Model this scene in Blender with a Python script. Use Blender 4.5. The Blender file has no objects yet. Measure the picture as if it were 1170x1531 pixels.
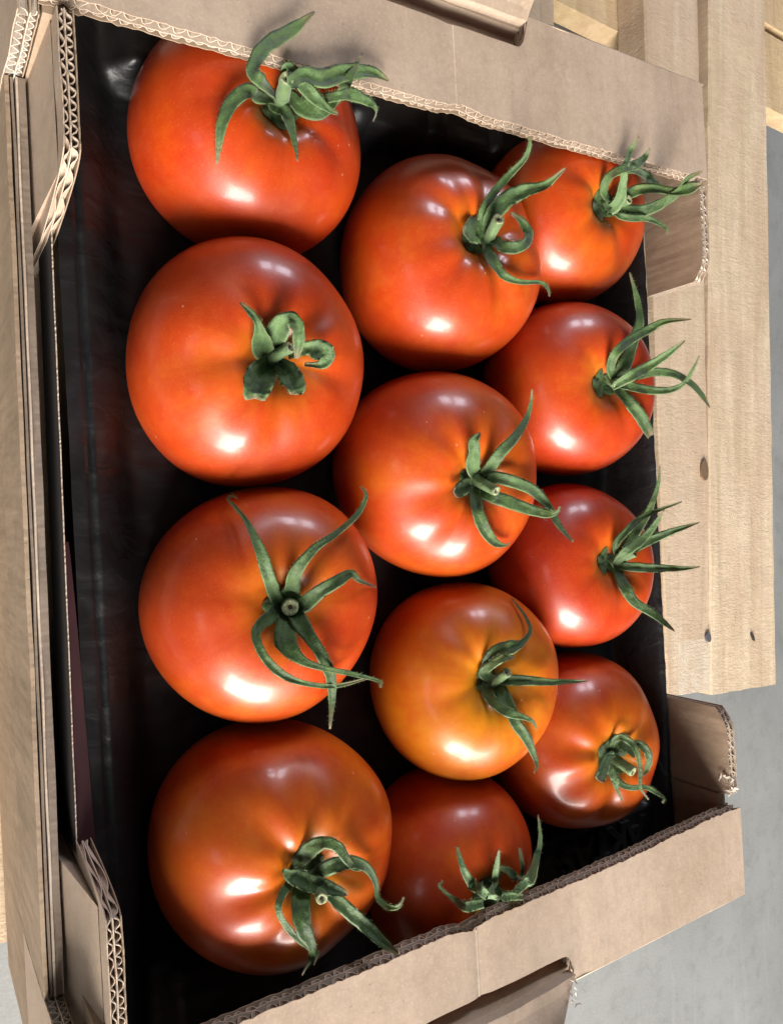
import bpy, bmesh, math, random
import numpy as np
from mathutils import Vector, Matrix, noise
from mathutils.bvhtree import BVHTree
scene = bpy.context.scene
COL = scene.collection
R_ = math.radians

# ---------------------------------------------------------------- camera
F_PX, CX, CY, CAM_H = 1160.0, 585.0, 762.0, 0.23639
def _n(v): return v / np.linalg.norm(v)
_Y = _n(np.array([2430 - CX, -(662 - CY), -F_PX]))
_X = np.array([0.047, -1.0, 0.0]); _X = _n(_X - _Y * (_X @ _Y))
_Z = np.cross(_X, _Y)
M3 = np.stack([_X, _Y, _Z])                      # camera -> world rotation
CAM = np.array([0, 0, CAM_H])
cam_d = bpy.data.cameras.new('camera'); cam = bpy.data.objects.new('camera', cam_d); COL.objects.link(cam)
mw = Matrix.Identity(4)
for i in range(3):
    for j in range(3): mw[i][j] = M3[i][j]
mw.translation = Vector(CAM); cam.matrix_world = mw
cam_d.sensor_fit = 'HORIZONTAL'; cam_d.sensor_width = 36; cam_d.lens = F_PX / 1170 * 36
cam_d.shift_y = -3.5 / 1170; cam_d.clip_start = 0.005; cam_d.clip_end = 50
scene.camera = cam

# ---------------------------------------------------------------- world and lamps
w = bpy.data.worlds.new('World'); scene.world = w; w.use_nodes = True
bg = w.node_tree.nodes['Background']; bg.inputs[0].default_value = (0.88, 0.93, 1.0, 1); bg.inputs[1].default_value = 0.045
def window_light(name, az, el, dist, sx, sy, radiance, col):
    L = bpy.data.lights.new(name, 'AREA'); L.shape = 'RECTANGLE'; L.size = sx; L.size_y = sy
    L.color = col; L.energy = radiance * math.pi * sx * sy
    o = bpy.data.objects.new(name, L); COL.objects.link(o)
    d = Vector((math.cos(R_(az)) * math.cos(R_(el)), math.sin(R_(az)) * math.cos(R_(el)), math.sin(R_(el))))
    o.location = Vector((0, 0.19, -0.03)) + d * dist
    o.rotation_euler = d.to_track_quat('Z', 'Y').to_euler()
window_light('daylight_door', -13, 20.5, 2.6, 1.30, 1.45, 36, (1.0, 0.955, 0.885))
window_light('fill_around_door', -18, 24, 2.9, 2.6, 2.2, 1.8, (1.0, 0.97, 0.94))  # big dim lamp added for broad fill and a softer highlight halo
window_light('daylight_side', -80, 34, 2.4, 0.8, 0.45, 2.2, (1.0, 0.98, 0.96))
window_light('daylight_window', 170, 26, 2.6, 0.42, 0.55, 24, (0.86, 0.88, 1.0))
window_light('daylight_window', 155, 27, 2.6, 0.42, 0.55, 24, (0.86, 0.88, 1.0))
scene.view_settings.view_transform = 'Standard'; scene.view_settings.look = 'None'
scene.view_settings.exposure = 0.0; scene.view_settings.gamma = 1.0
try: scene.cycles.max_bounces = 8
except Exception: pass

# ---------------------------------------------------------------- pixel <-> place
def ray(p):
    return _n(M3 @ np.array([p[0] - CX, -(p[1] - CY), -F_PX]))
def at_z(p, z):
    d = ray(p); return Vector(CAM + d * ((z - CAM_H) / d[2]))
def at_y(p, y):
    d = ray(p); return Vector(CAM + d * (y / d[1]))

# ---------------------------------------------------------------- materials
def new_mat(name):
    m = bpy.data.materials.new(name); m.use_nodes = True
    nt = m.node_tree; b = nt.nodes['Principled BSDF']
    return m, nt, b
def N(nt, t, **k):
    n = nt.nodes.new(t)
    for a, v in k.items():
        if a.startswith('i_'):
            key = a[2:]; key = int(key) if key.isdigit() else key.replace('_', ' ')
            n.inputs[key].default_value = v
        else: setattr(n, a, v)
    return n
def ramp(nt, fac, stops):
    r = nt.nodes.new('ShaderNodeValToRGB'); nt.links.new(fac, r.inputs[0])
    e = r.color_ramp.elements
    while len(e) < len(stops): e.new(0.5)
    for i, (p, c) in enumerate(stops):
        e[i].position = p; e[i].color = (c[0], c[1], c[2], 1) if hasattr(c, '__len__') else (c, c, c, 1)
    return r.outputs[0]
def coords(nt, scale=(1, 1, 1), rot=(0, 0, 0), loc=(0, 0, 0)):
    tc = N(nt, 'ShaderNodeTexCoord'); mp = N(nt, 'ShaderNodeMapping')
    mp.inputs['Scale'].default_value = scale; mp.inputs['Rotation'].default_value = rot; mp.inputs['Location'].default_value = loc
    nt.links.new(tc.outputs['Object'], mp.inputs[0]); return mp.outputs[0]
def noi(nt, vec, scale, detail=4, rough=0.55, dist=0):
    n = N(nt, 'ShaderNodeTexNoise'); n.inputs['Scale'].default_value = scale; n.inputs['Detail'].default_value = detail
    n.inputs['Roughness'].default_value = rough; n.inputs['Distortion'].default_value = dist
    if vec is not None: nt.links.new(vec, n.inputs['Vector'])
    return n.outputs['Fac']
def mixc(nt, fac, a, b, mode='MIX'):
    m = N(nt, 'ShaderNodeMix', data_type='RGBA', blend_type=mode)
    for s, v in ((m.inputs[0], fac), (m.inputs[6], a), (m.inputs[7], b)):
        if hasattr(v, 'is_linked') or isinstance(v, bpy.types.NodeSocket): nt.links.new(v, s)
        elif isinstance(v, (int, float)): s.default_value = v
        else: s.default_value = (v[0], v[1], v[2], 1)
    return m.outputs[2]
def math_(nt, op, a, b=0.0, c=0.0):
    m = N(nt, 'ShaderNodeMath', operation=op)
    for i, v in enumerate((a, b, c)):
        if isinstance(v, bpy.types.NodeSocket): nt.links.new(v, m.inputs[i])
        else: m.inputs[i].default_value = v
    return m.outputs[0]
def bump(nt, b, h, strength, dist, prev=None):
    n = N(nt, 'ShaderNodeBump'); n.inputs['Strength'].default_value = strength; n.inputs['Distance'].default_value = dist
    nt.links.new(h, n.inputs['Height'])
    if prev is not None: nt.links.new(prev, n.inputs['Normal'])
    nt.links.new(n.outputs[0], b.inputs['Normal']); return n.outputs[0]

def mat_kraft(name, c1, c2, flute_axis=None):
    m, nt, b = new_mat(name)
    v = coords(nt)
    big = noi(nt, v, 18, 4); fine = noi(nt, v, 900, 3, 0.7); mid = noi(nt, v, 220, 5, 0.65)
    fv = coords(nt, (1, 1, 1)); 
    col = mixc(nt, ramp(nt, big, [(0.35, 0), (0.65, 1)]), c1, c2)
    col = mixc(nt, math_(nt, 'MULTIPLY', ramp(nt, mid, [(0.42, 0), (0.72, 1)]), 0.30), col, tuple(x * 0.66 for x in c1))
    col = mixc(nt, math_(nt, 'MULTIPLY', ramp(nt, fine, [(0.52, 0), (0.75, 1)]), 0.45), col, tuple(min(1, x * 1.35) for x in c2))
    stn = noi(nt, v, 34, 5, 0.7, 1.0)
    col = mixc(nt, math_(nt, 'MULTIPLY', ramp(nt, stn, [(0.56, 0), (0.70, 1)]), 0.22), col, tuple(x * 0.55 for x in c1))
    vo = N(nt, 'ShaderNodeTexVoronoi'); vo.inputs['Scale'].default_value = 260; nt.links.new(coords(nt, (1, 0.55, 1)), vo.inputs['Vector'])
    col = mixc(nt, math_(nt, 'MULTIPLY', ramp(nt, vo.outputs['Distance'], [(0.05, 1), (0.10, 0)]), 0.45), col, tuple(x * 0.45 for x in c1))
    nt.links.new(col, b.inputs['Base Color']); b.inputs['Roughness'].default_value = 0.82
    b.inputs['Specular IOR Level'].default_value = 0.25
    p = bump(nt, b, fine, 0.25, 0.0002)
    p = bump(nt, b, noi(nt, v, 60, 3), 0.25, 0.0015, p)
    if flute_axis is not None:
        s = [0.15, 0.15, 0.15]; s[flute_axis] = 1.0
        wv = noi(nt, coords(nt, tuple(s)), 130, 2, 0.5)
        p = bump(nt, b, noi(nt, coords(nt, tuple(s), (0, 0, 0), (0.3, 0.2, 0)), 38, 3, 0.6), 0.55, 0.0022, p)
        bump(nt, b, wv, 0.35, 0.0010, p)
    return m
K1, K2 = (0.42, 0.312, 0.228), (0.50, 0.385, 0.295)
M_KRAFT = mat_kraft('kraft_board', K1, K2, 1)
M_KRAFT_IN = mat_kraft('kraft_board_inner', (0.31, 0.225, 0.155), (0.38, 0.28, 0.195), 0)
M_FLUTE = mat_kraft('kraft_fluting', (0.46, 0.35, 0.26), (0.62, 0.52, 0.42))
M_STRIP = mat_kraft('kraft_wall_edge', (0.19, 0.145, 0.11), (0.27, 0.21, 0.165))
M_RAW = mat_kraft('kraft_torn_edge', (0.48, 0.39, 0.31), (0.66, 0.59, 0.51))

def mat_tomato():
    m, nt, b = new_mat('tomato_skin')
    v = coords(nt); oi = N(nt, 'ShaderNodeObjectInfo')
    sep = N(nt, 'ShaderNodeSeparateColor'); nt.links.new(oi.outputs['Color'], sep.inputs[0])
    ripe, rnd = sep.outputs[0], sep.outputs[1]
    off = N(nt, 'ShaderNodeVectorMath', operation='ADD'); nt.links.new(v, off.inputs[0]); nt.links.new(oi.outputs['Random'], off.inputs[1])
    vv = off.outputs[0]
    st = N(nt, 'ShaderNodeAttribute', attribute_name='stem')
    f = math_(nt, 'ADD', math_(nt, 'MULTIPLY', math_(nt, 'SUBTRACT', noi(nt, vv, 26, 4, 0.6), 0.5), 0.95), ripe)
    f = math_(nt, 'ADD', f, math_(nt, 'MULTIPLY', st.outputs['Fac'], 0.40))
    po = N(nt, 'ShaderNodeAttribute', attribute_name='polar')
    stk = noi(nt, po.outputs['Vector'], 7, 5, 0.65)
    f = math_(nt, 'ADD', f, math_(nt, 'MULTIPLY', math_(nt, 'SUBTRACT', stk, 0.5), 0.26))
    f = math_(nt, 'ADD', f, math_(nt, 'MULTIPLY', math_(nt, 'SUBTRACT', noi(nt, vv, 110, 5, 0.75), 0.5), 0.35))
    base = ramp(nt, f, [(0.0, (0.40, 0.020, 0.003)), (0.35, (0.52, 0.056, 0.004)), (0.65, (0.60, 0.125, 0.005)), (1.0, (0.68, 0.255, 0.006))])
    sp = N(nt, 'ShaderNodeTexVoronoi'); sp.inputs['Scale'].default_value = 900; nt.links.new(vv, sp.inputs['Vector'])
    spm = ramp(nt, sp.outputs['Distance'], [(0.10, 1), (0.24, 0)])
    base = mixc(nt, math_(nt, 'MULTIPLY', spm, 0.22), base, (0.80, 0.30, 0.05))
    sc = N(nt, 'ShaderNodeTexVoronoi'); sc.inputs['Scale'].default_value = 95; nt.links.new(vv, sc.inputs['Vector'])
    scm = ramp(nt, math_(nt, 'ADD', sc.outputs['Distance'], math_(nt, 'MULTIPLY', noi(nt, vv, 1100, 2), 0.05)), [(0.045, 1), (0.075, 0)])
    scr = N(nt, 'ShaderNodeSeparateColor'); nt.links.new(sc.outputs['Color'], scr.inputs[0])
    scm = math_(nt, 'MULTIPLY', scm, math_(nt, 'GREATER_THAN', scr.outputs[0], 0.55))
    base = mixc(nt, math_(nt, 'MULTIPLY', scm, 0.5), base, (0.85, 0.55, 0.35))
    blm = noi(nt, vv, 48, 6, 0.75, 0.6)
    base = mixc(nt, math_(nt, 'MULTIPLY', ramp(nt, blm, [(0.45, 0), (0.75, 1)]), 0.04), base, (0.75, 0.45, 0.25))
    nt.links.new(base, b.inputs['Base Color'])
    b.inputs['Subsurface Weight'].default_value = 0.22; b.inputs['Subsurface Radius'].default_value = (1.0, 0.25, 0.08); b.inputs['Subsurface Scale'].default_value = 0.006
    nt.links.new(math_(nt, 'ADD', math_(nt, 'MULTIPLY', noi(nt, vv, 90, 6, 0.8), 0.20), 0.30), b.inputs['Roughness'])
    b.inputs['Coat Weight'].default_value = 0.35; b.inputs['Specular IOR Level'].default_value = 0.5
    nt.links.new(math_(nt, 'ADD', math_(nt, 'MULTIPLY', blm, 0.20), 0.07), b.inputs['Coat Roughness'])
    p = bump(nt, b, noi(nt, vv, 1300, 3), 0.22, 0.00012)
    bump(nt, b, noi(nt, vv, 70, 3), 0.10, 0.0012, p)
    return m
M_TOM = mat_tomato()

def mat_green(name, dark, light, pale, rough=0.55):
    m, nt, b = new_mat(name)
    v = coords(nt)
    ac = N(nt, 'ShaderNodeAttribute', attribute_name='across'); al = N(nt, 'ShaderNodeAttribute', attribute_name='along')
    tn = N(nt, 'ShaderNodeAttribute', attribute_name='tone')
    big = noi(nt, v, 160, 5, 0.65); fine = noi(nt, v, 1300, 3, 0.7)
    c = mixc(nt, ramp(nt, big, [(0.36, 0), (0.64, 1)]), dark, light)
    c = mixc(nt, math_(nt, 'MULTIPLY', tn.outputs['Fac'], 0.55), c, pale)
    c = mixc(nt, math_(nt, 'MULTIPLY', ramp(nt, fine, [(0.55, 0), (0.68, 1)]), 0.45), c, tuple(x * 0.35 for x in dark))
    c = mixc(nt, math_(nt, 'MULTIPLY', ramp(nt, ac.outputs['Fac'], [(0.80, 0), (0.98, 1)]), 0.45), c, (0.22, 0.28, 0.11))
    c = mixc(nt, math_(nt, 'MULTIPLY', ramp(nt, noi(nt, v, 90, 4, 0.7), [(0.55, 0), (0.72, 1)]), 0.5), c, (0.13, 0.17, 0.035))
    c = mixc(nt, math_(nt, 'MULTIPLY', ramp(nt, ac.outputs['Fac'], [(0.02, 1), (0.14, 0)]), 0.35), c, light)
    c = mixc(nt, ramp(nt, al.outputs['Fac'], [(0.86, 0), (0.99, 1)]), c, (0.17, 0.13, 0.07))
    nt.links.new(c, b.inputs['Base Color']); b.inputs['Roughness'].default_value = rough
    b.inputs['Sheen Weight'].default_value = 0.18; b.inputs['Sheen Roughness'].default_value = 0.5
    b.inputs['Specular IOR Level'].default_value = 0.35
    p = bump(nt, b, fine, 0.6, 0.0003); bump(nt, b, noi(nt, v, 420, 4, 0.6), 0.7, 0.0008, p)
    return m
M_SEP = mat_green('sepal_green', (0.014, 0.038, 0.008), (0.060, 0.118, 0.024), (0.20, 0.32, 0.14))
M_STEM = mat_green('stem_green', (0.06, 0.11, 0.04), (0.13, 0.21, 0.08), (0.22, 0.30, 0.15))
M_CUT, nt, b = new_mat('stem_cut'); b.inputs['Base Color'].default_value = (0.3, 0.3, 0.18, 1); b.inputs['Roughness'].default_value = 0.8
nt.links.new(ramp(nt, noi(nt, coords(nt), 1500, 3), [(0.35, (0.12, 0.14, 0.06)), (0.65, (0.40, 0.42, 0.24))]), b.inputs['Base Color'])

def mat_plastic():
    m, nt, b = new_mat('black_plastic'); v = coords(nt)
    nt.links.new(ramp(nt, noi(nt, v, 40, 4), [(0.3, (0.006, 0.006, 0.006)), (0.7, (0.012, 0.012, 0.013))]), b.inputs['Base Color'])
    nt.links.new(ramp(nt, noi(nt, v, 70, 4), [(0.3, 0.36), (0.7, 0.55)]), b.inputs['Roughness'])
    b.inputs['Specular IOR Level'].default_value = 0.45
    p = bump(nt, b, noi(nt, coords(nt, (1, 0.4, 1)), 120, 3, 0.5, 0.8), 0.35, 0.002)
    bump(nt, b, noi(nt, v, 900, 2), 0.1, 0.0002, p)
    return m
M_PLA = mat_plastic()
def plain(name, c, rough, scale=200):
    m, nt, b = new_mat(name)
    nt.links.new(ramp(nt, noi(nt, coords(nt), scale, 4), [(0.3, tuple(x * 0.75 for x in c)), (0.7, tuple(min(1, x * 1.25) for x in c))]), b.inputs['Base Color'])
    b.inputs['Roughness'].default_value = rough; return m
M_RED = plain('red_reflection_colour', (0.035, 0.006, 0.009), 0.7, 60)  # red reflection of the tomatoes, put into the colour
M_NAIL = plain('nail_steel', (0.10, 0.10, 0.11), 0.5, 2000)
M_KNOT = plain('knot_wood', (0.17, 0.105, 0.06), 0.75, 600)
M_HOLE = plain('dark_hole', (0.045, 0.03, 0.02), 0.9, 600)

def mat_wood(name, c1, c2, c3, tint=None):
    m, nt, b = new_mat(name)
    g = coords(nt, (1.6, 20, 20)); v = coords(nt)
    grain = noi(nt, g, 4, 3, 0.5, 0.6)
    col = ramp(nt, grain, [(0.30, c1), (0.52, c2), (0.75, c3)])
    sawv = coords(nt, (26, 7, 7), (0, 0, R_(4)))
    saw = noi(nt, sawv, 7, 6, 0.75, 1.2)
    col = mixc(nt, math_(nt, 'MULTIPLY', ramp(nt, saw, [(0.40, 1), (0.56, 0)]), 0.28), col, tuple(x * 0.62 for x in c1))
    fib = noi(nt, coords(nt, (1.5, 1, 1)), 330, 4, 0.8)
    col = mixc(nt, math_(nt, 'MULTIPLY', ramp(nt, fib, [(0.58, 0), (0.70, 1)]), 0.35), col, tuple(min(1, x * 1.3) for x in c3))
    bigp = noi(nt, coords(nt, (1, 2.5, 1)), 11, 4)
    if tint:
        sx = N(nt, 'ShaderNodeSeparateXYZ'); nt.links.new(coords(nt), sx.inputs[0])
        mk = math_(nt, 'MULTIPLY', math_(nt, 'LESS_THAN', sx.outputs[0], 0.046), math_(nt, 'LESS_THAN', sx.outputs[1], -0.013))
        col = mixc(nt, math_(nt, 'MULTIPLY', math_(nt, 'MULTIPLY', mk, ramp(nt, noi(nt, v, 60, 4), [(0.3, 0.3), (0.6, 1)])), 0.5), col, (0.70, 0.66, 0.56))
    col = mixc(nt, math_(nt, 'MULTIPLY', ramp(nt, bigp, [(0.42, 0), (0.62, 1)]), 0.35), col, (0.50, 0.345, 0.24))
    col = mixc(nt, math_(nt, 'MULTIPLY', ramp(nt, noi(nt, coords(nt, (0.6, 5, 1)), 26, 5, 0.7, 1.5), [(0.60, 0), (0.68, 1)]), 0.35), col, (0.33, 0.22, 0.14))
    dk = N(nt, 'ShaderNodeTexVoronoi'); dk.inputs['Scale'].default_value = 30; nt.links.new(coords(nt, (0.5, 1.2, 1)), dk.inputs['Vector'])
    dkc = N(nt, 'ShaderNodeSeparateColor'); nt.links.new(dk.outputs['Color'], dkc.inputs[0])
    dm = math_(nt, 'MULTIPLY', ramp(nt, dk.outputs['Distance'], [(0.03, 1), (0.09, 0)]), math_(nt, 'GREATER_THAN', dkc.outputs[0], 0.75))
    col = mixc(nt, math_(nt, 'MULTIPLY', dm, 0.55), col, (0.20, 0.13, 0.08))
    nt.links.new(col, b.inputs['Base Color']); b.inputs['Roughness'].default_value = 0.85; b.inputs['Specular IOR Level'].default_value = 0.2
    p = bump(nt, b, saw, 0.4, 0.0014)
    p = bump(nt, b, noi(nt, coords(nt, (2.2, 1, 1)), 190, 5, 0.8), 0.7, 0.0011, p)
    bump(nt, b, grain, 0.12, 0.001, p)
    return m
M_WOOD = mat_wood('pallet_wood', (0.55, 0.42, 0.28), (0.65, 0.51, 0.355), (0.73, 0.60, 0.44))
M_WOODA = mat_wood('pallet_wood_marked', (0.53, 0.40, 0.275), (0.60, 0.465, 0.33), (0.66, 0.53, 0.395), True)
M_WOOD2 = mat_wood('pallet_wood_yellow', (0.52, 0.37, 0.20), (0.63, 0.47, 0.27), (0.68, 0.54, 0.34))
M_WOODP = mat_wood('pallet_wood_pale', (0.56, 0.48, 0.36), (0.64, 0.56, 0.43), (0.70, 0.63, 0.50))

def mat_concrete():
    m, nt, b = new_mat('concrete'); v = coords(nt)
    c = ramp(nt, noi(nt, v, 7, 6, 0.6), [(0.3, (0.215, 0.22, 0.215)), (0.7, (0.285, 0.29, 0.285))])
    c = mixc(nt, math_(nt, 'MULTIPLY', ramp(nt, noi(nt, v, 45, 5, 0.7), [(0.50, 0), (0.72, 1)]), 0.5), c, (0.165, 0.17, 0.165))
    c = mixc(nt, math_(nt, 'MULTIPLY', ramp(nt, noi(nt, v, 420, 3, 0.7), [(0.5, 0), (0.7, 1)]), 0.25), c, (0.38, 0.38, 0.37))
    cr = N(nt, 'ShaderNodeTexVoronoi'); cr.inputs['Scale'].default_value = 16; nt.links.new(v, cr.inputs['Vector'])
    crc = N(nt, 'ShaderNodeSeparateColor'); nt.links.new(cr.outputs['Color'], crc.inputs[0])
    c = mixc(nt, math_(nt, 'MULTIPLY', math_(nt, 'MULTIPLY', ramp(nt, cr.outputs['Distance'], [(0.05, 1), (0.10, 0)]), math_(nt, 'GREATER_THAN', crc.outputs[0], 0.7)), 0.6), c, (0.12, 0.12, 0.12))
    s = noi(nt, coords(nt, (1, 14, 1), (0, 0, R_(20))), 6, 3, 0.5, 0.2)
    c = mixc(nt, math_(nt, 'MULTIPLY', ramp(nt, s, [(0.60, 0), (0.66, 1)]), 0.12), c, (0.36, 0.37, 0.38))
    nt.links.new(c, b.inputs['Base Color']); b.inputs['Roughness'].default_value = 0.6
    bump(nt, b, noi(nt, v, 300, 4), 0.2, 0.001)
    return m
M_CON = mat_concrete()

# ---------------------------------------------------------------- mesh helpers
def mesh_obj(name, verts, faces, mat, parent=None, smooth=False, mats=None, fmat=None):
    me = bpy.data.meshes.new(name); me.from_pydata([tuple(v) for v in verts], [], faces); me.update()
    me.materials.append(mat)
    if mats:
        for x in mats: me.materials.append(x)
    if fmat: me.polygons.foreach_set('material_index', fmat)
    if smooth: me.polygons.foreach_set('use_smooth', [True] * len(me.polygons))
    o = bpy.data.objects.new(name, me); COL.objects.link(o)
    if parent: o.parent = parent
    return o
class MB:
    def __init__(s): s.v = []; s.f = []; s.m = []
    def add(s, vs, fs, mi=0):
        b = len(s.v); s.v += [tuple(x) for x in vs]; s.f += [tuple(i + b for i in f) for f in fs]; s.m += [mi] * len(fs)
    def box(s, a, b_, mi=0):
        x0, y0, z0 = a; x1, y1, z1 = b_
        s.add([(x0,y0,z0),(x1,y0,z0),(x1,y1,z0),(x0,y1,z0),(x0,y0,z1),(x1,y0,z1),(x1,y1,z1),(x0,y1,z1)],
              [(0,3,2,1),(4,5,6,7),(0,1,5,4),(1,2,6,5),(2,3,7,6),(3,0,4,7)], mi)
    def build(s, name, mat, parent=None, smooth=False, mats=None):
        return mesh_obj(name, s.v, s.f, mat, parent, smooth, mats, s.m)

rng = random.Random(7)
# corrugated board: u along the open edge, v into the board, n across the thickness
def board(name_parent, O, U, V, NN, L, lo, hi, T, mat=M_KRAFT, mat2=None, parent=None, pitch=0.0042, seed=1, layers=(0, .42, 1), jit=0.0006, us=None, name='panel', creases=(), fl=None):
    r = random.Random(seed)
    O, U, V, NN = Vector(O), Vector(U), Vector(V), Vector(NN)
    t = 0.00035
    nu = max(2, int(L / 0.0016))
    ul = [L * i / nu for i in range(nu + 1)]
    def sheet(k, mi):
        mb = MB(); n0 = k * (T - t)
        vs = []
        for i, u in enumerate(ul):
            a, b_ = lo(u), hi(u)
            j = (noise.noise(Vector((u * 420, seed * 3.1, k * 9))) + .6 * noise.noise(Vector((u * 1300, seed, k * 5)))) * jit
            bow = noise.noise(Vector((u * 60, seed * 1.7, k))) * 0.0004 - sum(dp * math.exp(-((u - cc) / wd) ** 2) for cc, dp, wd in creases)
            for (vv, nn) in ((a + j, n0), (b_, n0), (b_, n0 + t), (a + j, n0 + t)):
                vs.append(O + U * u + V * vv + NN * (nn + bow))
        fs = []
        for i in range(nu):
            p, q = 4 * i, 4 * (i + 1)
            for c in range(4): fs.append((p + c, p + (c + 1) % 4, q + (c + 1) % 4, q + c))
        fs += [(3, 2, 1, 0), (4 * nu, 4 * nu + 1, 4 * nu + 2, 4 * nu + 3)]
        return vs, fs
    res = []
    for li, k in enumerate(layers):
        vs, fs = sheet(k, 0)
        mt = mat if li == len(layers) - 1 else (mat2 or mat) if li == 0 else M_FLUTE
        res.append(mesh_obj('liner', vs, fs, mt, parent))
    # fluting
    for li in range(len(layers) - 1):
        a0 = layers[li] * (T - t) + t; a1 = layers[li + 1] * (T - t)
        pt = pitch * (0.82 if li == 0 else 1.0)
        ns = int(L / pt * 8); mid = (a0 + a1) / 2; amp = (a1 - a0) / 2 - 0.00012; tt = 0.00014
        ph = r.random() * 6; vs = []
        for i in range(ns + 1):
            u = L * i / ns
            x = u / pt * 2 * math.pi + ph + 2.2 * noise.noise(Vector((u * 150, seed * 2.2, li)))
            s_ = math.sin(x); s_ = math.copysign(abs(s_) ** 0.75, s_) * min(1, 0.90 + 0.35 * noise.noise(Vector((u * 240, 4 + li, seed))))
            c_ = mid + amp * s_
            j = 0.0005 + noise.noise(Vector((u * 700, li * 7, seed))) * jit * 1.3
            uu = min(max(u + 0.00025 * math.cos(x), 0), L)
            a, b_ = lo(u) + j, hi(u)
            dx = tt * math.cos(x)
            for (vv, nn, du) in ((a, c_ - tt, dx * .6), (b_, c_ - tt, dx * .6), (b_, c_ + tt, -dx * .6), (a, c_ + tt, -dx * .6)):
                vs.append(O + U * min(max(uu + du, 0), L) + V * vv + NN * nn)
        fs = []
        for i in range(ns):
            p, q = 4 * i, 4 * (i + 1)
            for c in range(4): fs.append((p + c, p + (c + 1) % 4, q + (c + 1) % 4, q + c))
        fs += [(3, 2, 1, 0), (4 * ns, 4 * ns + 1, 4 * ns + 2, 4 * ns + 3)]
        res.append(mesh_obj('fluting', vs, fs, fl or M_FLUTE, parent))
    return res
def empty(name, loc=(0, 0, 0), parent=None):
    o = bpy.data.objects.new(name, None); COL.objects.link(o); o.location = loc; o.empty_display_size = 0.02
    if parent: o.parent = parent
    return o
def part_empty(name, parent): return empty(name, (0, 0, 0), parent)
def tag(o, label, cat, group=None):
    o['label'] = label; o['category'] = cat
    if group: o['group'] = group

# ---------------------------------------------------------------- setting: floor
FLZ = -0.345
fl = mesh_obj('floor', [(-6, -6, 0), (6, -6, 0), (6, 6, 0), (-6, 6, 0)], [(0, 1, 2, 3)], M_CON); fl.location = (0, 0, FLZ)
fl['kind'] = 'structure'

# ---------------------------------------------------------------- pallet
pal = empty('pallet', (0, 0, FLZ)); tag(pal, 'pale rough sawn wooden pallet with two butted planks behind the tray', 'pallet')
pa = R_(-4); PE = Vector((0.173, 0.541, 0)); PU = Vector((-math.cos(pa), -math.sin(pa), 0)); PV = Vector((math.sin(-pa), math.cos(pa), 0))
def pw(u, v, z=0): p = PE + PU * u + PV * v; return Vector((p.x, p.y, z))
def plank(name, u0, u1, vl, vr, ztop, th, mat, seed):
    # vl(u), vr(u): edges; slightly wavy top, worn arrises
    nu = 60; nv = 10; vs = []; fs = []
    org = pw(0, 0); ang = math.atan2(PU.y, PU.x)
    def W(u, v, z): p = pw(u, v); return (p.x, p.y, z)
    rows = []
    for i in range(nu + 1):
        u = u0 + (u1 - u0) * i / nu; row = []
        a, b_ = vl(u), vr(u)
        a += 0.0012 * noise.noise(Vector((u * 40, seed, 0))); b_ += 0.0012 * noise.noise(Vector((u * 40, seed, 5)))
        prof = [(a, ztop - th), (a, ztop - 0.0018)] 
        for k in range(nv + 1):
            s_ = k / nv; v = a + 0.0012 + (b_ - a - 0.0024) * s_
            prof.append((v, ztop + 0.0006 * noise.noise(Vector((u * 30, v * 50, seed)))))
        prof += [(b_, ztop - 0.0018), (b_, ztop - th)]
        uu = u
        for (v, z) in prof:
            e = 0.0010 * noise.noise(Vector((v * 90, z * 90, seed))) if i in (0, nu) else 0
            vs.append(W(uu + e, v, z)); 
        rows.append(len(prof))
    n = rows[0]
    for i in range(nu):
        for k in range(n):
            p = i * n + k; q = i * n + (k + 1) % n
            fs.append((p, q, q + n, p + n))
    fs.append(tuple(range(n - 1, -1, -1))); fs.append(tuple(nu * n + k for k in range(n)))
    o = mesh_obj(name, vs, fs, mat, pal)
    # local axes along the grain
    R = Matrix.Rotation(ang, 4, 'Z'); Mt = Matrix.Translation(org) @ R; Mi = Mt.inverted()
    for v in o.data.vertices: v.co = Mi @ v.co
    o.matrix_parent_inverse = pal.matrix_world.inverted() if False else Matrix.Identity(4)
    o.matrix_local = Matrix.Translation(Vector((0, 0, -FLZ))) @ Mt
    return o
ZP = -0.2
plank('plank', 0.0, 1.1, lambda u: -0.0005 - 0.043 * u, lambda u: 0.0560 - 0.010 * max(0, u - 0.2) / 0.4, ZP, 0.03, M_WOODA, 1)
plank('plank', -0.004, 1.1, lambda u: 0.0565 + 0.012 * max(0, u - 0.25), lambda u: 0.155 - 0.012 * u, ZP + 0.0008, 0.03, M_WOOD, 2)
plank('plank', 0.0, 1.1, lambda u: -0.42, lambda u: -0.30, ZP - 0.001, 0.03, M_WOOD, 3)
plank('plank', -0.07, 1.1, lambda u: -0.62, lambda u: -0.50, ZP - 0.001, 0.03, M_WOOD, 7)
plank('plank', 0.0, 1.1, lambda u: -0.22, lambda u: -0.13, ZP - 0.001, 0.03, M_WOOD, 5)
def cross(u0, u1, z1, z0, v0, v1, mat, nm):
    mb = MB(); pts = [pw(u0, v0), pw(u1, v0), pw(u1, v1), pw(u0, v1)]
    vs = [(p.x, p.y, z0 - FLZ) for p in pts] + [(p.x, p.y, z1 - FLZ) for p in pts]
    mb.add(vs, [(0,1,2,3),(7,6,5,4),(0,4,5,1),(1,5,6,2),(2,6,7,3),(3,7,4,0)]); return mb.build(nm, mat, pal)
cross(0.585, 0.665, ZP - 0.0305, ZP - 0.052, -0.44, 0.34, M_WOOD2, 'cross_board')
cross(0.675, 0.80, ZP - 0.0305, ZP - 0.052, -0.44, 0.34, M_WOOD2, 'cross_board')
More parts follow.
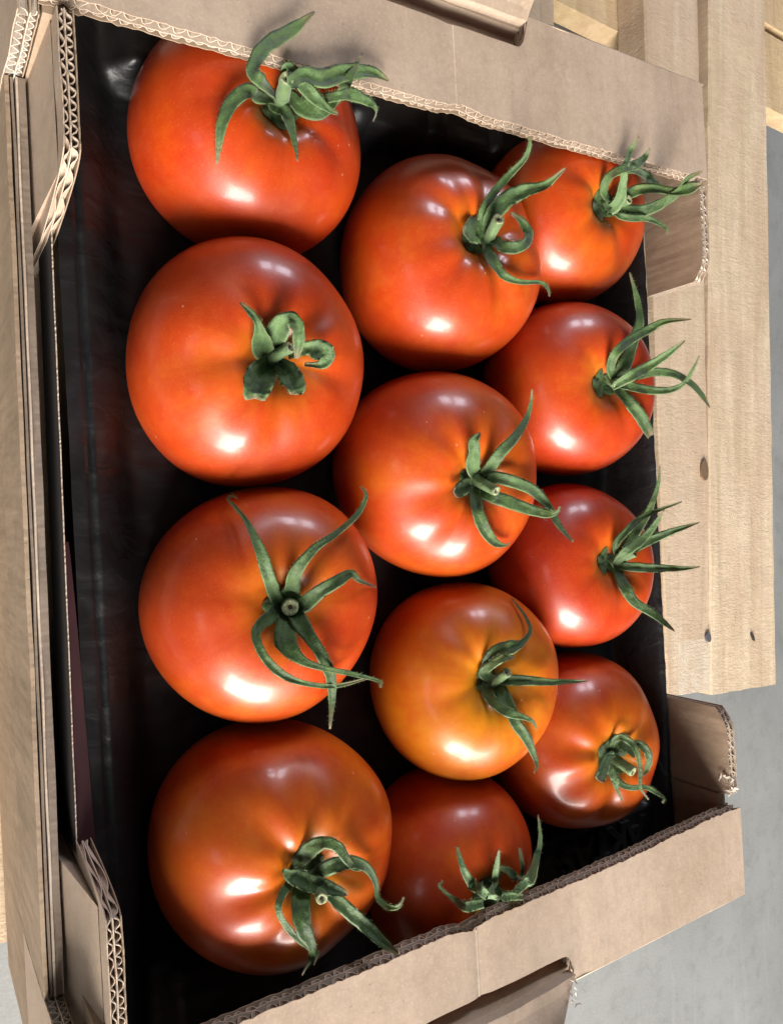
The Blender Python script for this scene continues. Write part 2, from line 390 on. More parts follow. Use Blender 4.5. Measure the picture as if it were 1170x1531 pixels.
cross(0.03, 0.13, ZP - 0.0305, ZP - 0.052, -0.42, 0.14, M_WOOD2, 'cross_board')
for u in (0.04, 0.62):
    for v in (-0.42, -0.19, 0.03): cross(u, u + 0.07, ZP - 0.0525, FLZ + 0.001, v, v + 0.09, M_WOOD, 'block')
def disc(name, p, z, rx, ry, mat, rot=0, depth=0.0006, seed=0):
    c = at_z(p, z); n = 20; vs = []; 
    for i in range(n):
        a = 2 * math.pi * i / n; k = 1 + 0.12 * noise.noise(Vector((math.cos(a) * 2, math.sin(a) * 2, seed)))
        x, y = rx * k * math.cos(a), ry * k * math.sin(a)
        vs.append((c.x + x * math.cos(rot) - y * math.sin(rot), c.y + x * math.sin(rot) + y * math.cos(rot), z - FLZ + depth))
    vs2 = [(v[0], v[1], z - FLZ - 0.001) for v in vs]
    return mesh_obj(name, vs + vs2, [tuple(range(n))] + [(i, i + n, (i + 1) % n + n, (i + 1) % n) for i in range(n)], mat, pal)
disc('knot', (1052, 703), ZP + 0.0006, 0.0092, 0.0052, M_KNOT, 0.0, 0.0009, 1)
disc('nail', (1058, 953), ZP + 0.0008, 0.0044, 0.0034, M_NAIL, 0.3, 0.0008, 2)
disc('nail', (1124, 952), ZP + 0.0008, 0.0048, 0.0018, M_HOLE, 0.5, 0.0008, 3)

# ---------------------------------------------------------------- lower tray (only its near wall shows)
low = empty('cardboard_tray', (0, 0.19, -0.2)); tag(low, 'lower brown cardboard tray showing only its plain wall under the full tray', 'tray', 'stacked cardboard trays')
mb = MB()
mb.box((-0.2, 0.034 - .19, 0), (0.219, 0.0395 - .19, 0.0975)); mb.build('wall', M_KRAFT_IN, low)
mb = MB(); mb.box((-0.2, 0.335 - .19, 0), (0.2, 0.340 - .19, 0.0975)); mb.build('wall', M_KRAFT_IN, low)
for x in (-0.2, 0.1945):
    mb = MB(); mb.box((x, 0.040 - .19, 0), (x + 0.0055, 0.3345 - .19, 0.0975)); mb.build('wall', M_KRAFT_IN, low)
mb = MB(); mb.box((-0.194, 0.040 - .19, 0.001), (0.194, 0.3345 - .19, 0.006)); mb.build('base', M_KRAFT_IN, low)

# ---------------------------------------------------------------- the tray
tray = empty('cardboard_tray', (0, 0, 0)); tag(tray, 'open brown corrugated cardboard tray holding the twelve tomatoes in a black insert', 'tray', 'stacked cardboard trays')
T = 0.0055; TF = 0.0072
smoothst = lambda x: (lambda q: q * q * (3 - 2 * q))(min(max(x, 0), 1))
YN, YF = 0.040, 0.342
# end flanges (horizontal), with the hand hole notched into their outer side
for sgn in (-1, 1):
    pe = part_empty('end_flange', tray)
    Lf = YF - YN - (0.001 if sgn < 0 else 0.0)
    def hi(u, sgn=sgn):
        y = YN + u
        a, b_ = (0.146, 0.2262)
        full, cut = 0.0495, (0.0350 if sgn < 0 else 0.0378)
        if a < y < b_:
            e = min(y - a, b_ - y)
            return cut + (full - cut) * (1 - math.sqrt(max(0, 1 - (1 - min(1, e / 0.006)) ** 2))) * 0.9
        return full
    if sgn < 0: lo = lambda u: 0.0026 + 0.0004 * noise.noise(Vector((u * 70, 3, 0))) + 0.0020 * math.exp(-((u - 0.150) / 0.007) ** 2)
    else: lo = lambda u: 0.0098 - 0.0034 * smoothst((u - 0.19) / 0.10) + 0.0004 * noise.noise(Vector((u * 70, 5, 0))) + 0.0018 * math.exp(-((u - 0.136) / 0.006) ** 2)
    board(None, (sgn * 0.1502, YN, -TF), (0, 1, 0), (sgn, 0, 0), (0, 0, 1), Lf, lo, hi, TF, M_KRAFT, M_KRAFT_IN, pe, seed=11 + sgn, pitch=0.0048, creases=((0.138, .0009, .0028), (0.19, .0004, .006)) if sgn > 0 else ((0.146, .0007, .0045), (0.205, .0003, .006), (0.10, .0003, .008)), jit=0.0007)
    # rounded outer fold and end wall below it
    pw_ = part_empty('end_wall', tray)
    nseg = 6; zs = []
    prof = [(0.1995, -0.0001), (0.2006, -0.0008), (0.2010, -0.0022), (0.2010, -0.1), (0.1955, -0.1), (0.1955, -0.0075)]
    def strip(y0, y1, ztop_cut):
        vs = []; pr = prof if ztop_cut is None else [(0.2010, ztop_cut), (0.2010, -0.1), (0.1955, -0.1), (0.1955, ztop_cut)]
        for y in (y0, y1): vs += [(sgn * x, y, z) for x, z in pr]
        n = len(pr); fs = [(i, (i + 1) % n, (i + 1) % n + n, i + n) for i in range(n)] + [tuple(range(n)), tuple(range(2 * n - 1, n - 1, -1))]
        return vs, fs
    mb = MB()
    for a, b_, c in ((YN, 0.1462, None), (0.1462, 0.2260, -0.0038), (0.2260, YF, None)):
        mb.add(*strip(a, b_, c))
    o = mb.build('wall_board', M_KRAFT, pw_)
    # flap pushed outwards through the hand hole
    nu, nv = 26, 8; vs = []; fs = []
    for side in (0, 1):
        for i in range(nu + 1):
            y = 0.147 + 0.0785 * i / nu
            for j in range(nv + 1):
                s_ = j / nv
                e = min(1, (nu - i) / 2.5) 
                x = 0.1965 + 0.036 * s_ * (0.75 + 0.25 * e)
                x += (0.0016 * math.sin(math.pi * i / nu)) * (1 if sgn > 0 else -0.3)
                yy = y + 0.004 * s_ if sgn < 0 else 0.147 + (y - 0.147) * (1 - 0.32 * s_)
                z = 0.0012 + (0.022 if sgn < 0 else 0.012) * s_ ** 1.3 + 0.0006 * noise.noise(Vector((y * 60, s_ * 2, sgn))) - side * 0.0045
                vs.append((sgn * x, yy, z))
    m1 = (nu + 1) * (nv + 1)
    for i in range(nu):
        for j in range(nv):
            a = i * (nv + 1) + j
            fs.append((a, a + 1, a + nv + 2, a + nv + 1)); fs.append((m1 + a, m1 + a + nv + 1, m1 + a + nv + 2, m1 + a + 1))
    for i in range(nu):
        for j in (0, nv):
            a = i * (nv + 1) + j; fs.append((a, a + nv + 1, m1 + a + nv + 1, m1 + a))
    for j in range(nv):
        for i in (0, nu):
            a = i * (nv + 1) + j; fs.append((a, a + 1, m1 + a + 1, m1 + a))
    mesh_obj('hand_hole_flap', vs, fs, M_KRAFT, pw_)
# crumpled torn liner at the right flange's flap corner
vs = []; c0 = at_z((857, 1474), 0.0035)
tb = MB()
for k in range(40):
    p = Vector((rng.uniform(.140, .150), 0.3345 + rng.uniform(-.0006, .006), -0.0005 - rng.random() ** 2 * 0.006))
    q = p + Vector((rng.uniform(-.003, .003), rng.uniform(-.001, .002), rng.uniform(-.001, .002))); s_ = p + Vector((rng.uniform(-.002, .003), rng.uniform(-.001, .001), rng.uniform(-.003, .001)))
    tb.add([p, q, s_], [(0, 1, 2)])
for k in range(14):
    a = rng.random() * 6.28; r0 = 0.001 + 0.004 * rng.random(); p = c0 + Vector((r0 * math.cos(a) * 1.4 + 0.002, r0 * math.sin(a) * .6, rng.random() * 0.004 - 0.001))
    q = p + Vector((rng.uniform(-.002, .002), rng.uniform(-.0015, .0015), rng.uniform(-.001, .002))); s_ = p + Vector((rng.uniform(-.002, .002), rng.uniform(-.002, .002), rng.uniform(-.001, .001)))
    tb.add([p, q, s_], [(0, 1, 2)])
o = tb.build('torn_paper', M_RAW, tray); o['kind'] = 'stuff'

# corner uprights (vertical, open corrugated top edge)
def upright(x0, x1, y, nrm, zlow, slant0, slant1, seed, mt, mt2, flip=False, round_u=None):
    pe = part_empty('corner_upright', tray)
    L = x1 - x0
    def lo(u):           # v measured downward from z=0
        e = 0.0
        for (uc, d) in ((0, u), (L, L - u)):
            pass
        if slant0 and u < 0.012: 
            return slant0 * (1 - u / 0.012) ** 1.9
        if slant1 and (L - u) < 0.012:
            return slant1 * (1 - (L - u) / 0.012) ** 1.9
        return 0.0
    board(None, (x0, y, -0.0006), (1, 0, 0), (0, 0, -1), nrm, L, lo, lambda u: zlow, (0.0047 if nrm[1] < 0 else 0.0058), mt, mt2, pe, fl=M_FLUTE if nrm[1] < 0 else M_RAW, seed=seed, pitch=0.0044, layers=(0, .55, 1) if nrm[1] < 0 else (0, .45, 1), jit=0.0004)
    return pe
upright(-0.1495, -0.0975, 0.0486, (0, -1, 0), 0.098, None, 0.05, 21, M_KRAFT, M_KRAFT_IN)
upright(0.1040, 0.1495, 0.0486, (0, -1, 0), 0.098, 0.07, None, 22, M_KRAFT, M_KRAFT_IN)
upright(-0.1495, -0.1035, 0.3355, (0, 1, 0), 0.034, None, 0.006, 23, M_KRAFT, M_KRAFT_IN)
upright(0.1075, 0.1495, 0.3355, (0, 1, 0), 0.040, 0.006, None, 24, M_KRAFT, M_KRAFT_IN)
for x0, x1 in ((-0.194, -0.1508), (0.1508, 0.194)):      # parts of the uprights under the flanges
    for y0 in (0.0413, 0.3355):
        mb = MB(); mb.box((x0, y0, -0.098), (x1, y0 + 0.0055, -0.0076)); mb.build('corner_upright', M_KRAFT_IN, tray)

for xi, xo, yw in ((-0.1030, -0.1935, 0.0418), (0.1130, 0.1935, 0.0386)):  # wedges added to fill the shadowed gap so it reads as lit board
    sg = 1 if xi > 0 else -1; mb = MB()
    ring = lambda x, dx: [(x + sg * dx, 0.0437, -0.010), (x, yw, -0.054), (x, 0.0437, -0.098)]
    mb.add(ring(xi, 0.002) + ring(xo, 0), [(0, 1, 2), (5, 4, 3), (0, 3, 4, 1), (1, 4, 5, 2), (2, 5, 3, 0)]); mb.build('corner_gap_filler', M_KRAFT, tray)
# near long wall: low in the middle, full height at the corners; its edge shows the paper layers
def long_wall(y0, th, zmid, zfull, near):
    pe = part_empty('long_wall', tray)
    X = [-0.2, -0.1515, -0.1500, 0.1570, 0.1600, 0.2]
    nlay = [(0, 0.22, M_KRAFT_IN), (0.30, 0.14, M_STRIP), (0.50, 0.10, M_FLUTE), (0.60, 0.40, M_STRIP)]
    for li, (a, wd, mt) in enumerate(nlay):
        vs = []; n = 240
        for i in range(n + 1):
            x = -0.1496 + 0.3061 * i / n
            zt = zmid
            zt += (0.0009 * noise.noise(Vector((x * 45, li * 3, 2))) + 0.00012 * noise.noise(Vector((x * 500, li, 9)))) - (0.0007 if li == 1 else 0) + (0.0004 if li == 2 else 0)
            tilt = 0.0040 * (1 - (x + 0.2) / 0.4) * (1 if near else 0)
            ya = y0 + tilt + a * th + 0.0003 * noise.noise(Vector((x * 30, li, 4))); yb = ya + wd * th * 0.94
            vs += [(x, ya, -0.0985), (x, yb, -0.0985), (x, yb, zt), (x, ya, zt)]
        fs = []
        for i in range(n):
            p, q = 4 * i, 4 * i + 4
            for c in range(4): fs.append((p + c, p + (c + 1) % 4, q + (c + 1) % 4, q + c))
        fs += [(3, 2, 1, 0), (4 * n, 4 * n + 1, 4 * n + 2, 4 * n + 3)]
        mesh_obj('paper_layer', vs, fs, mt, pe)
long_wall(0.0312, 0.0066, -0.045, 0, True)
for sx, x0, y0, ln in ((-1, 0.1500, 0.0405, 0.0485), (1, 0.1568, 0.0378, 0.0420)):
    pe = part_empty('long_wall_corner', tray)
    board(None, (sx * x0, y0, -0.0078), (0, 0, -1), (sx, 0, 0), (0, -1, 0), 0.090, lambda u: 0.0, lambda u, x0=x0: 0.1992 - x0, 0.0060, M_KRAFT, M_KRAFT_IN, pe, seed=31 + sx, pitch=0.0042, fl=M_RAW)
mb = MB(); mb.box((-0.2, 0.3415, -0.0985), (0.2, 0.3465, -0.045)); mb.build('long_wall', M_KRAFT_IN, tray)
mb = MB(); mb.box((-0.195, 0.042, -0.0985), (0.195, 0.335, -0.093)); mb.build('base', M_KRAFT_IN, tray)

# ---------------------------------------------------------------- tomatoes: where they sit
TOM = [  # centre px, z, R, k, calyx px, ripe(orange), lobes, groove depth, seed, label
 ((371, 213), -.040, .0435, .86, (430, 146), .20, 5, .5, 1, 'big tomato in the near row nearest the upper flange, calyx curling over the board edge'),
 ((370, 547), -.040, .0452, .86, (424, 534), .30, 5, .7, 2, 'big tomato second in the near row with a short curled blunt calyx'),
 ((391, 899), -.040, .0440, .86, (430, 905), .34, 5, .3, 3, 'big tomato third in the near row with long thin sepals crossing below its stem'),
 ((409, 1255), -.040, .0457, .86, (474, 1318), .50, 7, 1.0, 4, 'big ribbed tomato at the lower end of the near row, one sepal crossing its stem'),
 ((658, 399), -.040, .0455, .86, (727, 345), .34, 5, 1.1, 5, 'lobed tomato at the upper end of the middle row, looped sepal beside its stem'),
 ((652, 709), -.040, .0450, .86, (722, 720), .36, 6, .8, 6, 'tomato second in the middle row with a hollow stem stub and one broken sepal'),
 ((692, 1013), -.040, .0422, .86, (742, 1018), .66, 5, .5, 7, 'most orange tomato, third in the middle row, with a straight sepal pointing outward'),
 ((662, 1288), -.044, .0395, .92, (735, 1343), .38, 5, .3, 8, 'dark red shaded tomato beside the lower flange with upright pale green sepals'),
 ((840, 328), -.040, .0420, .84, (919, 300), .32, 5, .5, 9, 'tomato in the far corner tucked under the upper flange with raised green sepals'),
 ((848, 583), -.040, .0428, .84, (920, 570), .24, 5, .4, 10, 'tomato second in the far row, sepals reaching over the wooden plank'),
 ((852, 845), -.040, .0408, .84, (926, 838), .22, 5, .4, 11, 'tomato third in the far row with a spiky fan of narrow sepals'),
 ((855, 1104), -.040, .0425, .86, (928, 1135), .50, 6, 1.0, 12, 'orange red tomato at the lower end of the far row with a tangled pale calyx'),
]
def tomato_frame(c, a):
    a = Vector(a).normalized(); u = a.cross(Vector((0.3, 1, 0.1))).normalized(); v = a.cross(u); return u, v, a
def make_tomato(i, spec):
    px, z, R, k, cpx, ripe, nl, gd, seed, label = spec
    c = at_z(px, z); cn = np.array(c)
    d = ray(cpx); rs = R * 0.80; oc = CAM - cn; bq = oc @ d; q = bq * bq - (oc @ oc - rs * rs)
    hit = CAM + d * (-bq - math.sqrt(max(q, 0)))
    a = Vector(hit - cn).normalized()
    u, v, a = tomato_frame(c, a)
    r = random.Random(seed * 17)
    gro = []; g0 = r.random() * 6.28
    for j in range(nl): gro.append((g0 + 2 * math.pi * j / nl + r.uniform(-.22, .22), r.uniform(.4, 1.0) * gd))
    for j in range(nl): gro.append((g0 + 2 * math.pi * (j + .5) / nl + r.uniform(-.25, .25), r.uniform(.1, .5) * gd))
    e2, p2 = r.uniform(.010, .028), r.random() * 6.28; e3, p3 = r.uniform(.006, .018), r.random() * 6.28
    sc = r.uniform(-.03, .03)
    nt_, npz = 84, 150; vs = []; stem = []; pol = []
    for it in range(nt_ + 1):
        th = math.pi * it / nt_
        st, ct = math.sin(th), math.cos(th)
        nexp = 2.28
        rr = 1 / ((abs(st) ** nexp + (abs(ct) / k) ** nexp) ** (1 / nexp))
        for ip in range(npz if 0 < it < nt_ else 1):
            ph = 2 * math.pi * ip / npz
            wsh = math.exp(-((th - .62) / .36) ** 2)
            weq = st ** 2
            lob = 0.0
            for (g, s_) in gro:
                dd = math.atan2(math.sin(ph - g), math.cos(ph - g))
                lob -= s_ * (0.060 * math.exp(-(dd / (.13 + .18 * th)) ** 2) * wsh + 0.022 * math.exp(-(dd / .34) ** 2) * math.exp(-((th - 1.05) / .55) ** 2))
            f = rr * (1 + lob + weq * (e2 * math.cos(2 * ph + p2) + e3 * math.cos(3 * ph + p3)))
            f *= 1 + 0.010 * noise.noise(Vector((st * math.cos(ph) * 1.6, st * math.sin(ph) * 1.6, ct * 1.6 + seed * 5)))
            rho, h = f * st * R, f * ct * R
            if ct > 0:
                h -= R * (0.20 * math.exp(-(rho / (0.20 * R)) ** 2) + 0.13 * math.exp(-(rho / (0.46 * R)) ** 2))
            else: h += R * 0.10 * math.exp(-(rho / (0.22 * R)) ** 2)
            p = u * (rho * math.cos(ph)) + v * (rho * math.sin(ph)) + a * h
            vs.append(p); pol += [math.cos(ph) * min(1, th * 3), math.sin(ph) * min(1, th * 3), th * 0.22 + seed]; stem.append(math.exp(-(rho / (0.34 * R)) ** 2) if ct > 0 else 0)
    idx = lambda it, ip: 0 if it == 0 else (1 + (nt_ - 1) * npz if it == nt_ else 1 + (it - 1) * npz + ip % npz)
    fs = []
    for it in range(nt_):
        for ip in range(npz):
            if it == 0: fs.append((0, idx(1, ip), idx(1, ip + 1)))
            elif it == nt_ - 1: fs.append((idx(it, ip), idx(nt_, 0), idx(it, ip + 1)))
            else: fs.append((idx(it, ip), idx(it + 1, ip), idx(it + 1, ip + 1), idx(it, ip + 1)))
    o = mesh_obj('tomato', vs, fs, M_TOM, None, True); o.location = c
    A = o.data.attributes.new('polar', 'FLOAT_VECTOR', 'POINT'); A.data.foreach_set('vector', pol)
    at = o.data.attributes.new('stem', 'FLOAT', 'POINT'); at.data.foreach_set('value', stem)
    o.color = (ripe, r.random(), 0, 1)
    tag(o, label, 'tomato', 'tomatoes in the tray')
    bvh = BVHTree.FromPolygons([p + c for p in vs], fs)
    return dict(o=o, c=c, a=a, R=R, k=k, bvh=bvh, cpx=cpx, seed=seed)
toms = [make_tomato(i, s) for i, s in enumerate(TOM)]

# ---------------------------------------------------------------- calyx parts
def place(t, p, lift):
    d = Vector(ray(p)); org = Vector(CAM)
    h = t['bvh'].ray_cast(org, d)
    tc = (t['c'] - org).dot(d)
    if h[0] is not None: s_ = min((h[0] - org).length, tc)
    else: s_ = tc
    return s_
def catmull(P, n):
    out = []; P = [P[0] * 2 - P[1]] + P + [P[-1] * 2 - P[-2]]
    m = len(P) - 3
    for i in range(n + 1):
        x = i / n * m; k = min(int(x), m - 1); t = x - k
        p0, p1, p2, p3 = P[k:k + 4]
        out.append(0.5 * (2 * p1 + (p2 - p0) * t + (2 * p0 - 5 * p1 + 4 * p2 - p3) * t * t + (3 * p1 - p0 - 3 * p2 + p3) * t ** 3))
    return out
def sepal(t, pts, seed, tone=0.0, cup=0.16, roll=0.0, wm=1.0):
    r = random.Random(seed); o = t['o']
    # pts: (x, y, width px, lift mm)
    dep = [place(t, (p[0], p[1]), 0) for p in pts]
    # keep the depth smooth along the sepal
    dep = [dep[0]] + [0.25 * dep[i - 1] + 0.5 * dep[i] + 0.25 * dep[i + 1] if True else 0 for i in range(1, len(dep) - 1)] + [dep[-1]]
    P4 = []
    for p, s_ in zip(pts, dep):
        raw = place(t, (p[0], p[1]), 0); s_ = min(s_, raw) - p[3] * 0.00085
        dd = ray(p[:2]); q3 = CAM + dd * s_
        for _k in range(12):
            if (q3[0] < -0.1470 or q3[0] > 0.1555) and q3[2] < 0.0035: s_ -= (0.0035 - q3[2]) / -dd[2] + 0.0003; q3 = CAM + dd * s_
        q = np.append(CAM + ray(p[:2]) * s_, p[2] * s_ / F_PX * 1.04); P4.append(q)
    n = 10 + 5 * len(pts)
    C = catmull(P4, n)
    vs = []; ac = []; al = []; NA = 7; fs = []
    org = Vector(CAM); prevS = None; sides = []
    for i, q in enumerate(C):
        p = Vector(q[:3]); wd = max(q[3], 0.0005)
        a_, b_ = C[max(i - 1, 0)], C[min(i + 1, n)]
        tg = (Vector(b_[:3]) - Vector(a_[:3])).normalized()
        out = (p - t['c']).normalized(); vw = (org - p).normalized()
        nn = (out * 0.55 + vw * 0.75); nn = (nn - tg * nn.dot(tg)).normalized()
        side = tg.cross(nn).normalized()
        rl = roll + 0.35 * noise.noise(Vector((i * .12, seed * 1.3, 0)))
        nn2 = nn * math.cos(rl) + side * math.sin(rl); side2 = tg.cross(nn2).normalized()
        s01 = i / n; wob = 1 + 0.10 * noise.noise(Vector((i * .35, seed, 3)))
        hw = wd * .45 * wob * wm
        cu = cup * (1 + .6 * noise.noise(Vector((i * .2, seed, 8))))
        th = min(0.0003, hw * .4)
        ring = []
        for j in range(NA):
            x = -1 + 2 * j / (NA - 1)
            e = 0.06 * noise.noise(Vector((i * .6, x * 3, seed)))
            ring.append((p + side2 * (hw * x * (1 + e)) + nn2 * (hw * (cu * 2 * (abs(x) ** 1.3) - cu * .6 + 0.22 * noise.noise(Vector((i * .3, x * 2.2, seed + 5))))), abs(x)))
        for j in range(NA - 2, 0, -1):
            x = -1 + 2 * j / (NA - 1)
            ring.append((ring[j][0] - nn2 * (th * (1 - x * x) * 1.6 + th * .3), abs(x)))
        for (vv, a) in ring: vs.append(vv - t['c']); ac.append(a); al.append(s01)
        sides.append((p, side2, nn2, tg, hw))
    m = NA + NA - 2
    for i in range(n):
        for j in range(m):
            fs.append((i * m + j, i * m + (j + 1) % m, (i + 1) * m + (j + 1) % m, (i + 1) * m + j))
    fs.append(tuple(range(m - 1, -1, -1))); fs.append(tuple(n * m + j for j in range(m)))
    ns = len(fs)
    for h in range(60 + 5 * n):
        i = r.randrange(1, n); p, sd, nn, tg, hw = sides[i]; sg = r.choice((-1, 1))
        x = r.choice((1, 1, r.random())); b0 = p + sd * (sg * hw * x) + nn * (hw * .12)
        dr = (sd * sg * r.uniform(.5, 1) + nn * r.uniform(.1, 1) + tg * r.uniform(-.4, .6)).normalized()
        b1 = b0 + dr * r.uniform(.0004, .0012); wv = tg * 0.000045
        k0 = len(vs)
        for vv in (b0 - wv, b0 + wv, b1): vs.append(vv - t['c']); ac.append(1.0); al.append(0.5)
        fs.append((k0, k0 + 1, k0 + 2))
    me = mesh_obj('sepal', vs, fs, M_SEP, o, True)
    for nm, dat in (('across', ac), ('along', al), ('tone', [tone] * len(vs))):
        A = me.data.attributes.new(nm, 'FLOAT', 'POINT'); A.data.foreach_set('value', dat)
    return me
def stem(t, base, tip, rb, rt, lift0, lift1, seed, bend=0.0):
    s0 = place(t, base, 0) - lift0 * .00085; s1 = place(t, base, 0) - lift1 * .00085
    P0 = Vector(CAM + ray(base) * s0); P1 = Vector(CAM + ray(tip) * s1)
    P0 = P0 - (P1 - P0).normalized() * 0.003
    n, m = 12, 16; vs = []; fs = []; ac = []; al = []
    ax = (P1 - P0).normalized(); u = ax.orthogonal().normalized(); v = ax.cross(u)
    for i in range(n + 1):
        s_ = i / n; rr = (rb + (rt - rb) * s_) * s1 / F_PX
        rr *= 1 + 0.35 * math.exp(-(s_ / .16) ** 2) + 0.10 * math.exp(-((s_ - .93) / .06) ** 2)
        p = P0.lerp(P1, s_) + u * (0.0009 * bend * math.sin(s_ * 3.1))
        for j in range(m):
            a = 2 * math.pi * j / m; k = 1 + 0.10 * noise.noise(Vector((math.cos(a) * 1.4, math.sin(a) * 1.4, s_ * 3 + seed))) + 0.04 * math.cos(5 * a)
            vs.append(p + (u * math.cos(a) + v * math.sin(a)) * rr * k - t['c']); ac.append(.4); al.append(.3)
    for i in range(n):
        for j in range(m): fs.append((i * m + j, i * m + (j + 1) % m, (i + 1) * m + (j + 1) % m, (i + 1) * m + j))
    fm = [0] * len(fs)
    rr = rt * s1 / F_PX
    base_i = n * m
    for kk, (q, dz) in enumerate(((.82, .0003), (.5, -.0002), (.3, -.0007))):
        for j in range(m):
            a = 2 * math.pi * j / m; dzz = dz + 0.0003 * noise.noise(Vector((math.cos(a) * 2, math.sin(a) * 2, seed + kk)))
            vs.append(P1 + (u * math.cos(a) + v * math.sin(a)) * rr * q + ax * dzz - t['c']); ac.append(0); al.append(0)
        nb = len(vs) - m
        for j in range(m): fs.append((base_i + j, base_i + (j + 1) % m, nb + (j + 1) % m, nb + j)); fm.append(1)
        base_i = nb
    fs.append(tuple(base_i + j for j in range(m))); fm.append(2)
    o = mesh_obj('stem', vs, fs, M_STEM, t['o'], True, [M_CUT, M_HOLE], fm)
    for nm, dat in (('across', ac), ('along', al), ('tone', [.3] * len(vs))):
        A = o.data.attributes.new(nm, 'FLOAT', 'POINT'); A.data.foreach_set('value', dat)
def hub(t, r_px, seed, tone=.0):
    # small lobed disc sitting in the dimple, follows the skin
    c, a = t['c'], t['a']; u, v, a = tomato_frame(c, a); n, m = 9, 30; vs = []; fs = []; ac = []; al = []
    rad = r_px * place(t, t['cpx'], 0) / F_PX
    for i in range(n + 1):
        for j in range(m):
            ph = 2 * math.pi * j / m; rr = rad * i / n * (1 + .22 * math.cos(5 * ph + seed) + .1 * noise.noise(Vector((math.cos(ph), math.sin(ph), seed))))
            q = c + (u * math.cos(ph) + v * math.sin(ph)) * rr
            h = t['bvh'].ray_cast(q + a * 0.08, -a)
            b0 = h[0] if h[0] is not None else q
            vs.append(b0 + a * (0.0026 * (1 - (i / n) ** 2) + 0.0004 + .0006 * noise.noise(Vector((rr * 900, ph * 2, seed)))) - c); ac.append(.3 + .6 * i / n); al.append(.2)
    for i in range(n):
        for j in range(m): fs.append((i * m + j, (i + 1) * m + j, (i + 1) * m + (j + 1) % m, i * m + (j + 1) % m))
    o = mesh_obj('calyx_disc', vs, fs, M_SEP, t['o'], True)
    for nm, dat in (('across', ac), ('along', al), ('tone', [tone] * len(vs))):
        A = o.data.attributes.new(nm, 'FLOAT', 'POINT'); A.data.foreach_set('value', dat)

